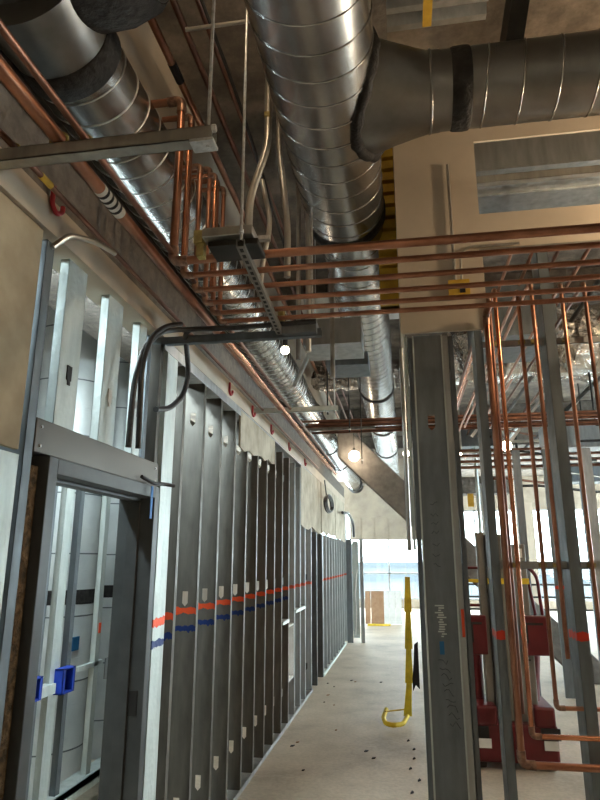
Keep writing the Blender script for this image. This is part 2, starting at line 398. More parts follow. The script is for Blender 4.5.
# ---------------------------------------------------------------- room seen through the door
G3 = 'pale studs behind the doorway'
for i, (y, w, mt) in enumerate(((3.42,.06,'galv_pale'),(3.68,.045,'galv_dark'),(3.84,.10,'galv_pale'),(4.03,.05,'galv_dark'),(4.42,.06,'galv_pale'),(4.74,.05,'galv_pale'))):  # slate ones put the shaded sides of studs into the colour
    stud(-2.2, y, .28, 2.45, (0,1), (-1,0), w, mt, ['narrow pale stud','thin stud coloured as shade','broad pale stud','stud coloured dark as shade','slim pale stud with orange mark','slim pale stud beside the grey box'][i]+' behind the doorway, %s from its left' % ORD[i], G3, name='metal_stud')
tag(B(((-2.3,3.2,.24),(-2.17,5.2,.28)),((-2.18,3.2,.2),(-2.17,5.2,.28))).build('sill_track','galv_pale'), 'white sill track low behind the doorway', 'track')
tag(B(((-2.23,3.69,.90),(-2.17,3.87,.96))).build('blocking','galv_pale'), 'short pale blocking piece left of the blue box', 'blocking')
tag(B(((-2.23,4.05,.97),(-2.2,4.55,1.0))).build('backing_strap','galv_pale'), 'pale horizontal strap holding the electrical boxes', 'strap')
def ebox(y, z, mt, lb, s=.11):
    o = thing('electrical_box', (-2.17,y,z-s/2), lb, 'electrical box', 'electrical boxes behind the doorway')
    m = MB(); x0, x1 = -2.2, -2.14
    m.box((x0,y-s/2,z-s/2),(x1,y-s/2+.008,z+s/2)); m.box((x0,y+s/2-.008,z-s/2),(x1,y+s/2,z+s/2))
    m.box((x0,y-s/2,z-s/2),(x1,y+s/2,z-s/2+.008)); m.box((x0,y-s/2,z+s/2-.008),(x1,y+s/2,z+s/2))
    m.box((x1-.004,y-s/2,z-s/2),(x1,y-s/2+.028,z+s/2)); m.box((x1-.004,y+s/2-.028,z-s/2),(x1,y+s/2,z+s/2))
    m.build('box_body', mt, o)
    B(((x0-.005,y-s/2,z-s/2),(x0,y+s/2,z+s/2))).build('box_back','black',o)
    B(((x0+.03,y+s/2,z+s/2-.02),(x0+.035,y+s/2+.05,z+s/2-.01))).build('bracket','galv_pale',o)
ebox(3.97,.96,'blue','larger bright blue plastic electrical box in the doorway view', .15)
ebox(3.60,.97,'blue','blue plastic electrical box half hidden by the left door jamb', .13)
ebox(4.66,.93,'galv','grey steel electrical box right of the blue ones', .14)
tag(B(((-2.199,4.44,1.19),(-2.195,4.47,1.26))).build('spray_mark','orange'), 'small orange spray mark on slim stud behind the doorway', 'paint mark')
def riser(x, y, r, z0, z1, lb, bands):
    o = thing('duct_riser', (x,y,z0), lb, 'duct', 'pale duct risers behind the doorway')
    m = MB().tube([(x,y,z0),(x,y,z1)], r, 40)
    z = z0+.3
    while z < z1: m.tube([(x+r*math.cos(a*PI/10), y+r*math.sin(a*PI/10), z) for a in range(21)], .004, 5, caps=False); z += .33
    m.build('duct_wall','white_duct',o)
    z = z0+.31
    while z < z1: MB().tube([(x,y,z-.005),(x,y,z+.005)], r+.003, 40).build('seam_ring','galv_dark',o); z += .48
    for z in bands: MB().tube([(x,y,z-.06),(x,y,z),(x,y,z+.05)], [r+.004,r+.009,r+.004], 40).build('mastic_band','mastic',o)
riser(-2.88, 4.96, .34, .0, 4.3, 'pale vertical duct with black sealant ring, left of two behind the doorway', (1.42,2.62))
riser(-2.9, 6.0, .32, .0, 4.3, 'pale vertical duct, right of two behind the doorway', (1.42,2.62))
tag(B(((-2.565,4.74,1.02),(-2.55,4.84,1.12))).build('spray_mark','bluepaint'), 'dark blue overspray on the left pale duct riser', 'paint mark')
struct(B(((-4.2,7.2,0),(-1.85,7.3,2.9))).build('wall_room_back', 'drywall'))
struct(B(((-4.2,3.2,0),(-4.1,7.2,3.4))).build('wall_room_side', 'galv_dark'))

# ---------------------------------------------------------------- ducts
def spiral(m, cx, cz, r, y0, y1, pitch=.145, rr=.0045, rev=1):
    n = int((y1-y0)/pitch*28); pts = []
    for i in range(n+1):
        a = rev*2*PI*i/28; y = y0+pitch*i/28
        pts.append((cx+(r+.001)*math.cos(a), y, cz+(r+.001)*math.sin(a)))
    m.tube(pts, rr, 5)
MX, MR, MX2, MR2 = -.291, .247, -.272, .218
d = thing('spiral_duct', (-.335,2,3.57), 'large bright spiral duct running down the corridor under the deck', 'duct')
MB().tube([(MX,.4,3.87),(MX,3.62,3.87)], MR, 64).build('duct_wall','duct',d)
MB().tube([(MX2,3.62,3.86),(MX2,18.9,3.86)], MR2, 64).build('duct_wall','duct',d)
m = MB(); spiral(m, MX, 3.87, MR, .45, 3.55); m.build('spiral_seam','duct',d)
m = MB(); spiral(m, MX2, 3.86, MR2, 3.7, 13.4, .145, .0035); m.build('spiral_seam','duct',d)
def ring(o, cx, cz, r, y, w, mt='mastic', nm='sealant_band'):
    MB().tube([(cx,y-w/2,cz),(cx,y-w/2+.004,cz),(cx,y+w/2-.004,cz),(cx,y+w/2,cz)], [r,r+.012,r+.012,r], 48).build(nm, mt, o)
ring(d,MX,3.87,MR,3.56,.07); 
for y in (7.7,9.9,12.2): ring(d,MX2,3.86,MR2,y,.09)
# conical tap and branch to the right
by, bz, br = 2.58, 3.87, .178
bd = thing('branch_duct', (.2,by,bz-br), 'spiral branch duct leaving the main duct to the right', 'duct')
def ell(x, ry, rz, n=40): return [(x, by+ry*math.cos(2*PI*k/n), bz+rz*math.sin(2*PI*k/n)) for k in range(n)]
m = MB(); rt = []
for k in range(40):
    a = 2*PI*k/40; yy = by+.33*math.cos(a); zz = bz+.20*math.sin(a)
    rt.append((MX+math.sqrt((MR+.0015)**2-(zz-3.87)**2), yy, zz))
R = [rt, ell(.2,br+.004,br+.004), ell(.25,br+.004,br+.004)]
m.add(sum(R, []), [(i*40+k, i*40+(k+1)%40, (i+1)*40+(k+1)%40, (i+1)*40+k) for i in range(2) for k in range(40)], True)
m.build('conical_tap','duct2',bd)
MB().tube([(.25,by,bz),(3.6,by,bz)], br, 48).build('duct_wall','duct2',bd)
m = MB()
x = .46
while x < 3.5:
    m.tube([(x+.02*math.sin(a*PI/12), by+(br+.001)*math.cos(a*PI/12), bz+(br+.001)*math.sin(a*PI/12)) for a in range(25)], .0045, 5, caps=False); x += .16
m.build('spiral_seam','duct',bd)
MB().tube([(.2,by,bz),(.205,by,bz),(.212,by,bz)], [br+.004,br+.012,br+.004], 40).build('collar_ring','duct2',bd)
MB().tube([(.30,by,bz),(.31,by,bz),(.36,by,bz),(.385,by,bz),(.39,by,bz)], [br+.001,br+.006,br+.009,br+.006,br], 40).build('sealant_band','mastic',bd)
# saddle sealant following the joint of tap and main duct
pts = []
for k in range(41):
    a = 2*PI*k/40; yy = by+.335*math.cos(a); zz = 3.87+.205*math.sin(a)
    xx = MX+math.sqrt(max(0, (MR+.004)**2-(zz-3.87)**2)); pts.append((xx-.006, yy, zz))
MB().tube(pts, [.026+.012*math.sin(k*1.7) if False else .03+.006*math.sin(k*2.3) for k in range(41)], 8, caps=False).build('saddle_sealant','mastic',bd)
# left spiral duct
lx, lz, lr = -1.28, 3.72, .2
d2 = thing('spiral_duct', (lx,4,lz-lr), 'spiral duct along the left wall ending in a damper', 'duct')
MB().tube([(lx,1.75,lz),(lx,7.2,lz)], lr, 48).build('duct_wall','duct',d2)
MB().tube([(lx,7.2,lz-.01),(lx,16.8,lz-.01)], lr-.008, 48).build('duct_wall','duct',d2)
m = MB(); spiral(m, lx, lz, lr, 1.9, 7.15, .13, .004); m.build('spiral_seam','seam',d2)
for y in (1.91, ): ring(d2, lx, lz, lr, y, .12)
for y in (4.6, 8.6, 10.9, 12.9, 16.6): ring(d2, lx, lz, lr-.006, y, .09, 'mastic' if y != 4.6 else 'seam')
dm = thing('duct_damper', (lx,17.1,lz-.2), 'black banded damper at the far end of the left duct', 'damper')
MB().tube([(lx,16.82,lz),(lx,17.15,lz)], .215, 30).build('collar','black',dm)
MB().tube([(lx,17.15,lz),(lx,17.3,lz)], .17, 30).build('spigot','seam',dm)
MB().tube([(lx,17.3,lz),(lx,17.5,lz)], .215, 30).build('collar','black',dm)
MB().tube([(lx+.2,17.2,lz),(lx+.5,17.2,lz)], .03, 10).build('shaft','seam',dm)
# elbow / big cross duct at top left
e = thing('duct_elbow', (-1.35,1.55,3.6), 'big shiny duct end with black sealant, crossing the top left corner', 'duct')
ey, ez, er = 1.64, 3.90, .29
MB().tube([(-3.2,ey,ez),(-1.18,ey,ez),(-.96,ey,ez),(-.85,ey,ez),(-.79,ey,ez),(-.78,ey,ez)], [er,er,er-.01,er-.045,er-.10,.10], 56).build('duct_wall','duct2',e)
MB().tube([(-1.15,ey,ez),(-1.13,ey,ez),(-.96,ey,ez),(-.85,ey,ez),(-.82,ey,ez)], [er-.001,er+.003,er-.005,er-.04,er-.07], 56).build('sealant_band','mastic',e)
MB().tube([(-1.42,ey,ez),(-1.415,ey,ez),(-1.41,ey,ez)], [er,er+.008,er], 48).build('seam_ring','seam',e)
MB().tube([(lx,1.6,lz+.02),(lx,1.86,lz)], [.235,.205], 40).build('transition_collar','duct2',e)

# ---------------------------------------------------------------- pipes
def pipe(pts, r, mt, lb, group=None, cat='pipe', name='copper_pipe', fit=True, fillet=None, seg=12, ties=()):
    o = MB().tube(pts, r, seg, fillet=fillet if fillet is not None else r*2.2).build(name, mt, org=pts[0])
    tag(o, lb, cat, group)
    if fit and len(pts) > 2:
        for i in range(1, len(pts)-1):
            p = V(pts[i]); a = (V(pts[i-1])-p).normalized(); b = (V(pts[i+1])-p).normalized(); L = r*3.6
            MB().tube([p+a*L, p, p+b*L], r*1.22, seg, fillet=r*2.4).build('elbow', 'solder', o)
    for t in ties:
        t = V(t); MB().tube([t-V((.014,0,0)), t+V((.014,0,0))], r+.006, 10).build('isolator', 'tie', o)
    return o
GX = 'copper pipes crossing the corridor'
PZ = 2.955
ys = [2.37,2.505,2.665,2.82,2.955,3.08]
rr = [.019,.014,.013,.013,.013,.013]
tops = [3.81,3.83,3.66,3.75,3.77,3.80]
lab = ['nearest and thickest copper pipe crossing to the right, dark along the beige wall','second nearest copper pipe crossing the corridor','third nearest copper pipe crossing the corridor','fourth nearest copper pipe crossing the corridor','fifth nearest copper pipe crossing the corridor','farthest copper pipe of the six crossing the corridor']
for i in range(6):
    y, r = ys[i], rr[i]
    pts = [(3.4,y,PZ+r),(-.955,y,PZ+r),(-.955,y,tops[i]),(-1.105,y,tops[i])]
    pipe(pts, r, 'copper' , lab[i]+(', turning up at its left end' if i else ''), GX)
# tie row on crossing pipes
# verticals closer to the wall, paired with the above
for i, (x, y, zt) in enumerate(((-.93,2.42,3.62),(-.9,2.75,3.66))):
    pipe([(x,y,2.99),(x,y,zt),(-1.075,y,zt)], .011, 'copper_bright', ['left','right'][i]+'most slim bright riser tucked among the copper uprights', 'slim copper risers')
# pipes along the left side on the trapeze
for x, r, mt, lb in ((-.955,.012,'copper_dull','slim copper pipe, upper one along the left side over the strut'),(-1.05,.024,'copper','thick copper pipe along the left side carrying a white sticker'),(-1.205,.011,'copper_dull','slim brown copper pipe closest to the beige header board')):
    o = pipe([(x,.3,2.995+r),(x,9,2.995+r)], r, mt, lb, 'copper pipes along the left wall', fit=False)
    if r > .02: MB().tube([(x,1.86,2.995+r),(x,2.03,2.995+r)], r+.0015, 14).build('sticker','white',o); 
    if r > .02:
        for k in range(4): MB().tube([(x,1.88+.035*k,2.995+r),(x,1.895+.035*k,2.995+r)], r+.002, 14).build('sticker_print','ink',o)
# yellow fire tape on the slim one
tag(MB().tube([(-1.205,1.735,3.006),(-1.205,1.80,3.006)], .0125, 12).build('pipe_tape','yellow_old'), 'small ochre tape wrapped on the slim pipe near the red hook', 'tape')
pipe([(-1.0,3.3,2.98),(-1.0,9.5,2.98)], .018, 'copper_bright', 'bright copper pipe beside left duct past the second strut', 'copper pipes along the left wall', fit=False)
# red pipe hooks along the header
def hook(y, z, s, lb):
    pts = [(XW+.012,y,z+s),(XW+.012,y-.002,z),(XW+.016,y+s*.35,z-s*.38),(XW+.02,y+s*.8,z-s*.05),(XW+.02,y+s*.8,z+s*.3)]
    tag(MB().tube(pts, s*.13, 8, fillet=s*.3).build('pipe_hook','redhook'), lb, 'hook', 'red plastic hooks on the left header')
hook(1.93, 3.02, .075, 'largest red hook on the beige header near the upper left')
for i, y in enumerate((4.45,5.2,6.0,7.0,8.2)): hook(y, 2.955, .07, '%s small red hook along the header beyond the cable loop' % ORD[i])
tag(MB().tube([(XW+.006,1.97,2.86),(XW+.04,2.02,2.935),(XW+.1,2.12,2.955),(XW+.15,2.2,2.94)], .012, 10, fillet=.03).build('conduit_stub','emt'), 'short grey bent tube poking out below the red hook', 'tube')
# high pipes to the right of the left duct
for x, r, mt, lb, y0 in ((-1.17,.022,'copper','copper pipe high beside the left duct with a black label',1.6),(-1.02,.018,'copper_dull','middle of three copper pipes high under the deck',1.2),(-.90,.014,'copper_dull','rightmost thin reddish pipe high under the deck',1.2)):
    o = pipe([(x,y0,4.38),(x,14,4.38)], r, mt, lb, 'pipes high under the deck', fit=False)
    if x == -1.17: MB().tube([(x,2.72,4.38),(x,2.86,4.38)], r+.003, 12).build('label_band','ink',o)
# emt conduits beside the main duct
pipe([(-.59,2.6,4.65),(-.587,2.6,3.69),(-.675,2.6,3.40),(-.68,2.6,3.0)], .019, 'emt', 'bent grey conduit with yellow tie left of the main duct', 'bent conduits', 'conduit', 'conduit', False, .08, ties=((-.59,2.6,3.86),))
pipe([(-.55,2.7,4.65),(-.552,2.7,3.75),(-.505,2.7,3.3),(-.505,2.7,3.02)], .016, 'emt', 'bent grey conduit closest to the main duct', 'bent conduits', 'conduit', 'conduit', False, .08)
pipe([(-.65,2.75,3.6),(-.60,2.75,3.35),(-.645,2.75,3.1),(-.645,2.75,2.99)], .013, 'emt', 'thinnest bent conduit among the drops by the main duct', 'bent conduits', 'conduit', 'conduit', False, .08)
for i, (x, y, zt, zb) in enumerate(((-.50,3.35,4.65,2.86),(-.42,3.9,4.65,2.86),(-.60,3.6,4.65,2.9))):
    pipe([(x,y,zt),(x,y,zb)], .016, 'emt', ['straight grey drop conduit left of the duct taper','straight grey drop conduit just behind the duct taper','straight grey drop conduit farther left'][i], 'straight drop conduits', 'conduit', 'conduit', False)
pipe([(-.95,2.35,4.2),(-.2,2.35,4.2)], .01, 'emt', 'thin conduit crossing level with the deck between rod and duct', None, 'conduit', 'conduit', False)
pipe([(-.98,1.9,4.66),(-.75,2.6,4.0),(-.60,3.3,3.4)], .009, 'rubber', 'slack black cable falling beside the long white rod', None, 'cable', 'cable', False, .2)
pipe([(-.62,4.0,3.5),(-.62,4.5,3.35),(-.9,5.2,3.2)], .02, 'galv', 'grey flexible conduit above the second strut', None, 'conduit', 'conduit', False, .2)

# ---------------------------------------------------------------- strut trapezes and rods
def strut(a, b, lb, group=None, slots=0, mt='strut', size=.041):
    o = thing('strut_channel', tuple((V(a)+V(b))/2-V((0,0,size/2))), lb, 'strut channel', group)
    a, b = V(a), V(b); d_ = (b-a).normalized(); r = d_.cross(V((0,0,1))).normalized(); u = V((0,0,1)); t = .003; s = size/2
    m = MB()
    def q(o1, o2, w, h):
        c = r*o1+u*o2
        m.prism([a+c-r*w-u*h, a+c+r*w-u*h, a+c+r*w+u*h, a+c-r*w+u*h], b-a)
    q(-s+t/2,0,t/2,s); q(s-t/2,0,t/2,s); q(0,-s+t/2,s,t/2); q(-s+.006,s-t/2,.006,t/2); q(s-.006,s-t/2,.006,t/2)
    nf = len(m.f)
    if slots:
        L = (b-a).length; n = int(L/.05)
        for i in range(n):
            c = a+d_*(.03+i*.05)
            m.prism([c-d_*.014-r*.007-u*(s+.0006), c+d_*.014-r*.007-u*(s+.0006), c+d_*.014+r*.007-u*(s+.0006), c-d_*.014+r*.007-u*(s+.0006)], (0,0,.0008))
    c_ = m.build('channel', mt, o)
    c_.data.materials.append(M['black'])
    for p_ in c_.data.polygons[nf:]: p_.material_index = 1
    return o
s1 = strut((-1.7,1.59,2.972),(-.53,1.59,2.972), 'long grey strut channel across the upper left, pipes resting on it', None, 0, 'strut', .046)
B(((-.60,1.562,2.938),(-.525,1.618,2.948))).build('rod_plate','rod',s1)
MB().tube([(-.527,1.56,2.975),(-.515,1.56,2.975)], .012, 8).build('bolt','rod',s1)
for x, r in ((-.955,.012),(-1.05,.024),(-1.205,.011)):
    c = tag(MB().tube([(x-.004+ (r+.005)*math.cos(a*PI/8), 1.59, 2.995+r+(r+.005)*math.sin(a*PI/8)) for a in range(-3,12)], .006, 6).build('pipe_clamp','tie'), 'frayed yellowish tie on %s' % {.012:'the slim upper pipe at the first strut',.024:'the thick pipe at the first strut',.011:'the pipe closest to the wall at the first strut'}[r], 'pipe clamp', 'pipe ties on the first strut')
strut((-1.42,3.16,2.90),(-.40,3.16,2.90), 'dark strut channel across the corridor with the black cables tied on', None, 0, 'galv_dark')
strut((-1.38,5.31,3.0),(-.53,5.31,3.0), 'pale strut channel farther down the corridor', None, 0, 'galv_pale')
strut((-1.3,7.6,3.3),(-.3,7.6,3.3), 'far strut channel below the crossing pipe bundle', None, 0, 'strut')
strut((-.60,2.18,2.93),(-.63,3.2,2.91), 'slotted strut channel running lengthways under the crossing pipes', None, 1, 'strut', .034)
# stacked strut pieces at the hanging point
sk = thing('hanger_block', (-.64,2.2,2.88), 'stack of short grey channels at the end of the slotted strut', 'hanger')
B(((-.76,2.17,2.965),(-.55,2.30,3.005))).build('upper_channel','strut',sk,bevel=.004)
B(((-.74,2.19,2.93),(-.53,2.33,2.955))).build('lower_channel','iron',sk,bevel=.004)
B(((-.80,2.19,2.955),(-.765,2.25,3.01)),((-.79,2.2,2.90),(-.76,2.24,2.955))).build('isolator','tie',sk)
hb = thing('junction_block', (-.50,3.15,2.9), 'grey steel block clamped at the end of the dark strut', 'bracket')
B(((-.61,3.10,2.885),(-.42,3.2,2.955))).build('block','galv_dark',hb,bevel=.004)
B(((-.63,3.10,2.93),(-.60,3.15,3.03))).build('isolator','tie',hb)
def rod(x, y, z0, z1, lb, r=.006, mt='rod'):
    o = tag(MB().tube([(x,y,z0),(x,y,z1)], r, 8).build('threaded_rod', mt), lb, 'threaded rod', 'rods hanging from the deck')
    MB().tube([(x,y,z0+.025),(x,y,z0+.04)], r*1.9, 6).build('nut','rod',o)
rod(-.55,1.59,2.93,DZ,'long pale rod holding the right end of the first strut')
rod(-.575,2.10,2.90,DZ,'long pale rod dropping to the stacked grey channels')
rod(-1.62,1.59,2.93,3.2,'short rod at the wall end of the first strut')
rod(-.45,3.16,2.9,DZ,'rod dropping to the grey block of the dark strut')
rod(-.56,5.31,2.95,DZ,'rod at the right end of the pale strut')
rod(-1.34,5.31,2.95,3.4,'rod at the wall end of the pale strut')
rod(-.33,5.31,2.5,DZ,'thin dark rod hanging free left of the main duct', .005, 'iron')
rod(-.52,6.4,3.0,DZ,'dark rod midway down the corridor', .007, 'iron')
rod(-.75,6.4,3.2,DZ,'dark rod beside the left duct midway', .009, 'iron')
# clamp where conduits meet the rod
cl = thing('conduit_clamp', (-.65,2.5,3.17), 'small steel clamp gripping the bent conduits and rod', 'clamp')
B(((-.74,2.585,3.17),(-.57,2.615,3.19))).build('strap','rod',cl)
MB().tube([(-.735,2.57,3.18),(-.715,2.57,3.18)], .014, 6).build('bolt','iron',cl)
# rectangular box duct stub above second strut and small things
o = tag(B(((-.62,3.9,3.10),(-.23,4.25,3.28))).build('sheet_metal_box','galv'), 'small grey sheet metal box beyond the dark strut', 'duct box')
for x in (-.6,-.56): MB().tube([(x,4.1,3.28),(x,4.1,DZ)], .004, 6).build('hanger_wire','rod',o)
o = tag(B(((-.55,4.6,3.17),(-.22,4.95,3.27))).build('sheet_metal_box','galv_dark'), 'dark slab-like box hanging right of the lit bulb', 'duct box')
for x in (-.54,-.515): MB().tube([(x,4.8,3.27),(x,4.8,DZ)], .004, 6).build('hanger_wire','rod',o)
o = tag(B(((-.95,5.6,4.2),(.5,6.3,4.23))).build('ceiling_panel','white'), 'pale panel hung between left duct and main duct', 'panel')
for x in (-.9,.45): MB().tube([(x,5.95,4.23),(x,5.95,DZ)], .004, 6).build('hanger_wire','rod',o)

# foil wrapped duct crossing
def foil(y, z, r, x0, x1, lb):
    pts = []; n = 80; rs = []
    for i in range(n+1):
        pts.append((x0+(x1-x0)*i/n, y+random.uniform(-.02,.02), z+random.uniform(-.02,.02))); rs.append(r*random.uniform(.9,1.08))
    m = MB().tube(pts, rs, 30)
    for v in m.v: v += V([random.uniform(-.022,.022) for _ in range(3)])
    m.sm = [False]*len(m.f)
    o = tag(m.build('foil_wrapped_duct','foil'), lb, 'duct', 'foil wrapped ducts')
    for i in range(3):
        xx = x0+(x1-x0)*(i+.5)/3
        B(((xx-.01,y-.004,z+r*.8),(xx+.01,y+.004,DZ-.001))).build('hanger_strap','rod',o)
foil(8.9, 4.37, .2, -1.2, 3.5, 'crinkled foil wrapped duct crossing behind the main duct')
foil(5.6, 3.62, .30, .55, 5.5, 'crinkled foil wrapped duct crossing behind the right partition')
foil(7.4, 4.25, .32, .6, 6.0, 'large foil wrapped duct high in the right room')
# copper bundle crossing far
for i in range(7):
    z = 3.30+.045*(i % 4); y = 7.45+.10*i
    pipe([(-1.25+.12*(i % 3),y,z),(6.5,y,z)], .015, 'copper' if i % 2 else 'copper_dull', '%s pipe of the far copper bundle crossing under the main duct, counted from the nearest' % ORD[i], 'far copper bundle crossing', fit=False, seg=8)
for i in range(4):
    pipe([(.6,9.6+.2*i,3.05+.12*i),(7,9.6+.2*i,3.05+.12*i)], .022, 'copper_dull', '%s nearest pipe of the copper bundle deep in the right room' % ORD[i], 'deep copper bundle', fit=False, seg=8)

# ---------------------------------------------------------------- cables
tag(MB().tube([(-.42,3.10,2.945),(-.95,3.10,2.935),(-1.19,3.06,2.93),(-1.21,2.88,2.85),(-1.215,2.70,2.70),(-1.22,2.63,2.5),(-1.23,2.64,2.2)], .014, 10, fillet=.09).build('black_cable','rubber'), 'black flexible cable bending down to the door header', 'cable')
tag(MB().tube([(-.8,3.13,2.945),(-1.16,3.10,2.945),(-1.18,3.20,2.87),(-1.185,3.27,2.74),(-1.19,3.22,2.60),(-1.2,3.05,2.48),(-1.2,2.86,2.43)], .015, 10, fillet=.08).build('black_cable','rubber'), 'black flexible cable looping free with a cut end', 'cable')
tag(MB().tube([(-1.17,3.07,2.965),(-1.195,2.92,2.90),(-1.2,2.75,2.78),(-1.2,2.66,2.6),(-1.2,2.68,2.2)], .013, 10, fillet=.08).build('black_cable','rubber'), 'second black cable running down beside the cripple stud', 'cable')
m = MB()
for k in range(3):
    pts = [(-1.18+.015*k, 9.95+.45*math.cos(a*PI/12)+.02*k, 2.56+.125*math.sin(a*PI/12)+.01*k) for a in range(25)]
    m.tube(pts, .016, 8, caps=False)
m.tube([(-1.2,9.95,2.68),(-1.23,9.95,2.95)], .01, 6)
tag(m.build('coiled_cable','rubber'), 'small coil of black cable hung on the far board panel', 'cable')
tag(MB().tube([(-1.2,12.6,2.62),(-1.15,13.4,2.66),(-1.1,14.0,2.5),(-1.1,14.1,2.2)], .03, 8, fillet=.3).build('black_cable','rubber'), 'black cable end drooping past the far board panel', 'cable')
# cable ends and blue tape at right corner of header
tag(MB().tube([(XW+.02,2.9,2.10),(XW+.05,2.98,2.075),(XW+.06,3.10,2.085),(XW+.10,3.14,2.08)], .010, 8, fillet=.03).build('cable_end','rubber'), 'bent black cable ends at the right corner of the door frame', 'cable')
tag(B(((XW+.045,2.965,1.90),(XW+.048,2.99,2.06))).build('blue_strip','bluetape'), 'short blue strip hanging from the black cable ends', 'tape')

# ---------------------------------------------------------------- right partition
# corner assembly
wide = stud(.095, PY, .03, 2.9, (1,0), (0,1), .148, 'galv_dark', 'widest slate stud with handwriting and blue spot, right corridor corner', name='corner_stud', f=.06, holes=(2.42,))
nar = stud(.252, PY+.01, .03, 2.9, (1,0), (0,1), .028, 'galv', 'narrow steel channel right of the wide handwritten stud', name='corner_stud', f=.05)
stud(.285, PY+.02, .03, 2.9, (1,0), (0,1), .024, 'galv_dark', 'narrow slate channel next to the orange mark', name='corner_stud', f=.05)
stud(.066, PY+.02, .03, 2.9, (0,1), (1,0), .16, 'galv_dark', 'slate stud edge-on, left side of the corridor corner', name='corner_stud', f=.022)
tag(B(((.088,PY-.004,.03),(.096,PY+.003,2.9)),((.243,PY-.004,.03),(.250,PY+.003,2.9))).build('edge_highlight','galv_pale'), 'pair of bright bead strips added as lit edges of the wide slate stud', 'highlight')  # pale strips stand in for light caught on the flange edges
B(((.262,PY+.007,1.335),(.276,PY+.0095,1.465))).build('spray_mark','orange',nar)
B(((.150,PY-.003,1.255),(.172,PY-.001,1.315))).build('spray_mark','bluepaint',wide)
# scribbled handwriting on the wide stud
m = MB(); rnd = random.Random(3)
for row in range(9):
    z = 1.23-.035*row; x = .14+.005*row
    p = [(x,PY-.002,z)]
    for k in range(4): p.append((x+.012*(k+1)+rnd.uniform(-.004,.004), PY-.002, z+rnd.uniform(-.014,.014)-.004*k))
    m.tube(p, .0016, 4)
m.build('handwriting','ink',wide)
m = MB()
for row in range(7):
    z = 1.98-.05*row; p = [(.14,PY-.002,z)]
    for k in range(3): p.append((.14+.012*(k+1), PY-.002, z+rnd.uniform(-.014,.014)))
    m.tube(p, .0014, 4)
m.build('handwriting','ink',wide)
m = MB()
for k in range(14): m.box((.135+rnd.uniform(0,.03),PY-.0025,1.335+.011*k),(.165+rnd.uniform(0,.025),PY-.0015,1.341+.011*k))
m.build('torn_sticker','galv_pale',wide)
# pale strips left of the corner
tag(MB().tube([(.028,PY+.25,1.75),(.028,PY+.25,2.92)], .013, 10).build('conduit','emt'), 'pale conduit hugging the corridor side of the corner stud', 'conduit')
tag(B(((.045,PY+.05,1.75),(.06,PY+.09,2.92))).build('corner_angle','galv_pale'), 'pale corner angle beside the conduit, upper half', 'angle')
# partition studs
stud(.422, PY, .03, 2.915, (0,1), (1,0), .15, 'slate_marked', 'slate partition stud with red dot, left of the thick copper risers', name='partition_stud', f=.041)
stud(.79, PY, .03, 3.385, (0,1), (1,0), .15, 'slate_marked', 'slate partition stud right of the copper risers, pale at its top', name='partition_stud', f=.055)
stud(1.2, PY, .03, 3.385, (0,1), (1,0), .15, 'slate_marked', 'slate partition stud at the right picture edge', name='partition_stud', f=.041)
tag(B(((.0651,PY,0),(1.9,PY+.15,.003)),((.0651,PY-.002,0),(1.9,PY,.03))).build('floor_track','galv_dark'), 'slate floor track of the right partition', 'track')
# strap brackets
for z, lb in ((2.845,'upper galvanised strap bracket holding the copper risers'),(1.675,'middle galvanised strap bracket holding the copper risers')):
    o = tag(B(((.463,PY+.045,z-.018),(1.9,PY+.05,z+.018)),((.463,PY+.045,z+.015),(1.9,PY+.06,z+.018)),((.463,PY+.045,z-.018),(1.9,PY+.06,z-.015))).build('strap_bracket','galv'), lb, 'bracket', 'strap brackets on the partition')
# copper risers
GR = 'copper risers in the right partition'
RY = PY+.02
pipe([(.487,3.10,2.985),(.487,RY-.06,2.985),(.487,RY-.06,.80),(1.9,RY-.06,.80)], .0165, 'copper', 'thickest riser, its lowest bright horizontal run near the floor', GR)
pipe([(.515,8,3.12),(.515,RY,3.12),(.515,RY,1.0)], .012, 'copper_dull', 'dull riser tight behind the thickest copper riser', GR)
pipe([(.545,7.8,3.14),(.545,RY-.04,3.14),(.545,RY-.04,.915),(1.9,RY-.04,.915)], .0115, 'copper_bright', 'riser turning right at the second lowest level', GR)
pipe([(.672,7.2,3.14),(.672,RY,3.14),(.672,RY,1.03),(1.9,RY,1.03)], .0105, 'copper', 'slim riser turning right just above the others', GR)
pipe([(.738,7.2,3.18),(.738,RY-.03,3.18),(.738,RY-.03,1.25)], .0105, 'copper', 'slim riser hugging the second partition stud', GR)
pipe([(.90,7.2,3.16),(.90,RY,3.16),(.90,RY,1.2)], .0105, 'copper', 'slim riser right of the second partition stud', GR)
pipe([(1.02,7.2,3.16),(1.02,RY,3.16),(1.02,RY,.3)], .0105, 'copper_dull', 'dull riser nearest the right picture edge', GR)
for i, x in enumerate((.512,.542,.672,.738,.90)):
    for j, z in enumerate((2.845,1.675)):
        tag(B(((x-.017,PY+.02,z-.010),(x+.017,PY+.044,z+.010))).build('riser_isolator','tie'), 'yellow isolator clamp, %s from left on the %s strap bracket' % (ORD[i], ['upper','middle'][j]), 'clamp', 'isolator clamps on the partition')
# box + switch on beige column
jb = tag(B(((.30,PY-.03,3.115),(.415,PY-.002,3.21))).build('junction_box','yellow_old'), 'small olive yellow junction box on the beige wall behind the pipes', 'junction box')
B(((.36,PY-.033,3.13),(.39,PY-.03,3.16))).build('knockout','black',jb)
pipe([(.34,PY-.018,3.21),(.34,PY-.018,3.95)], .009, 'emt', 'thin conduit rising from the olive junction box', 'conduits on the beige wall', 'conduit', 'conduit', False)
pipe([(.375,PY-.018,3.21),(.375,PY-.018,3.36),(.42,PY-.018,3.41),(.7,PY-.018,3.41)], .007, 'emt', 'thin bent conduit curving right above the junction box', 'conduits on the beige wall', 'conduit', 'conduit', False, .05)

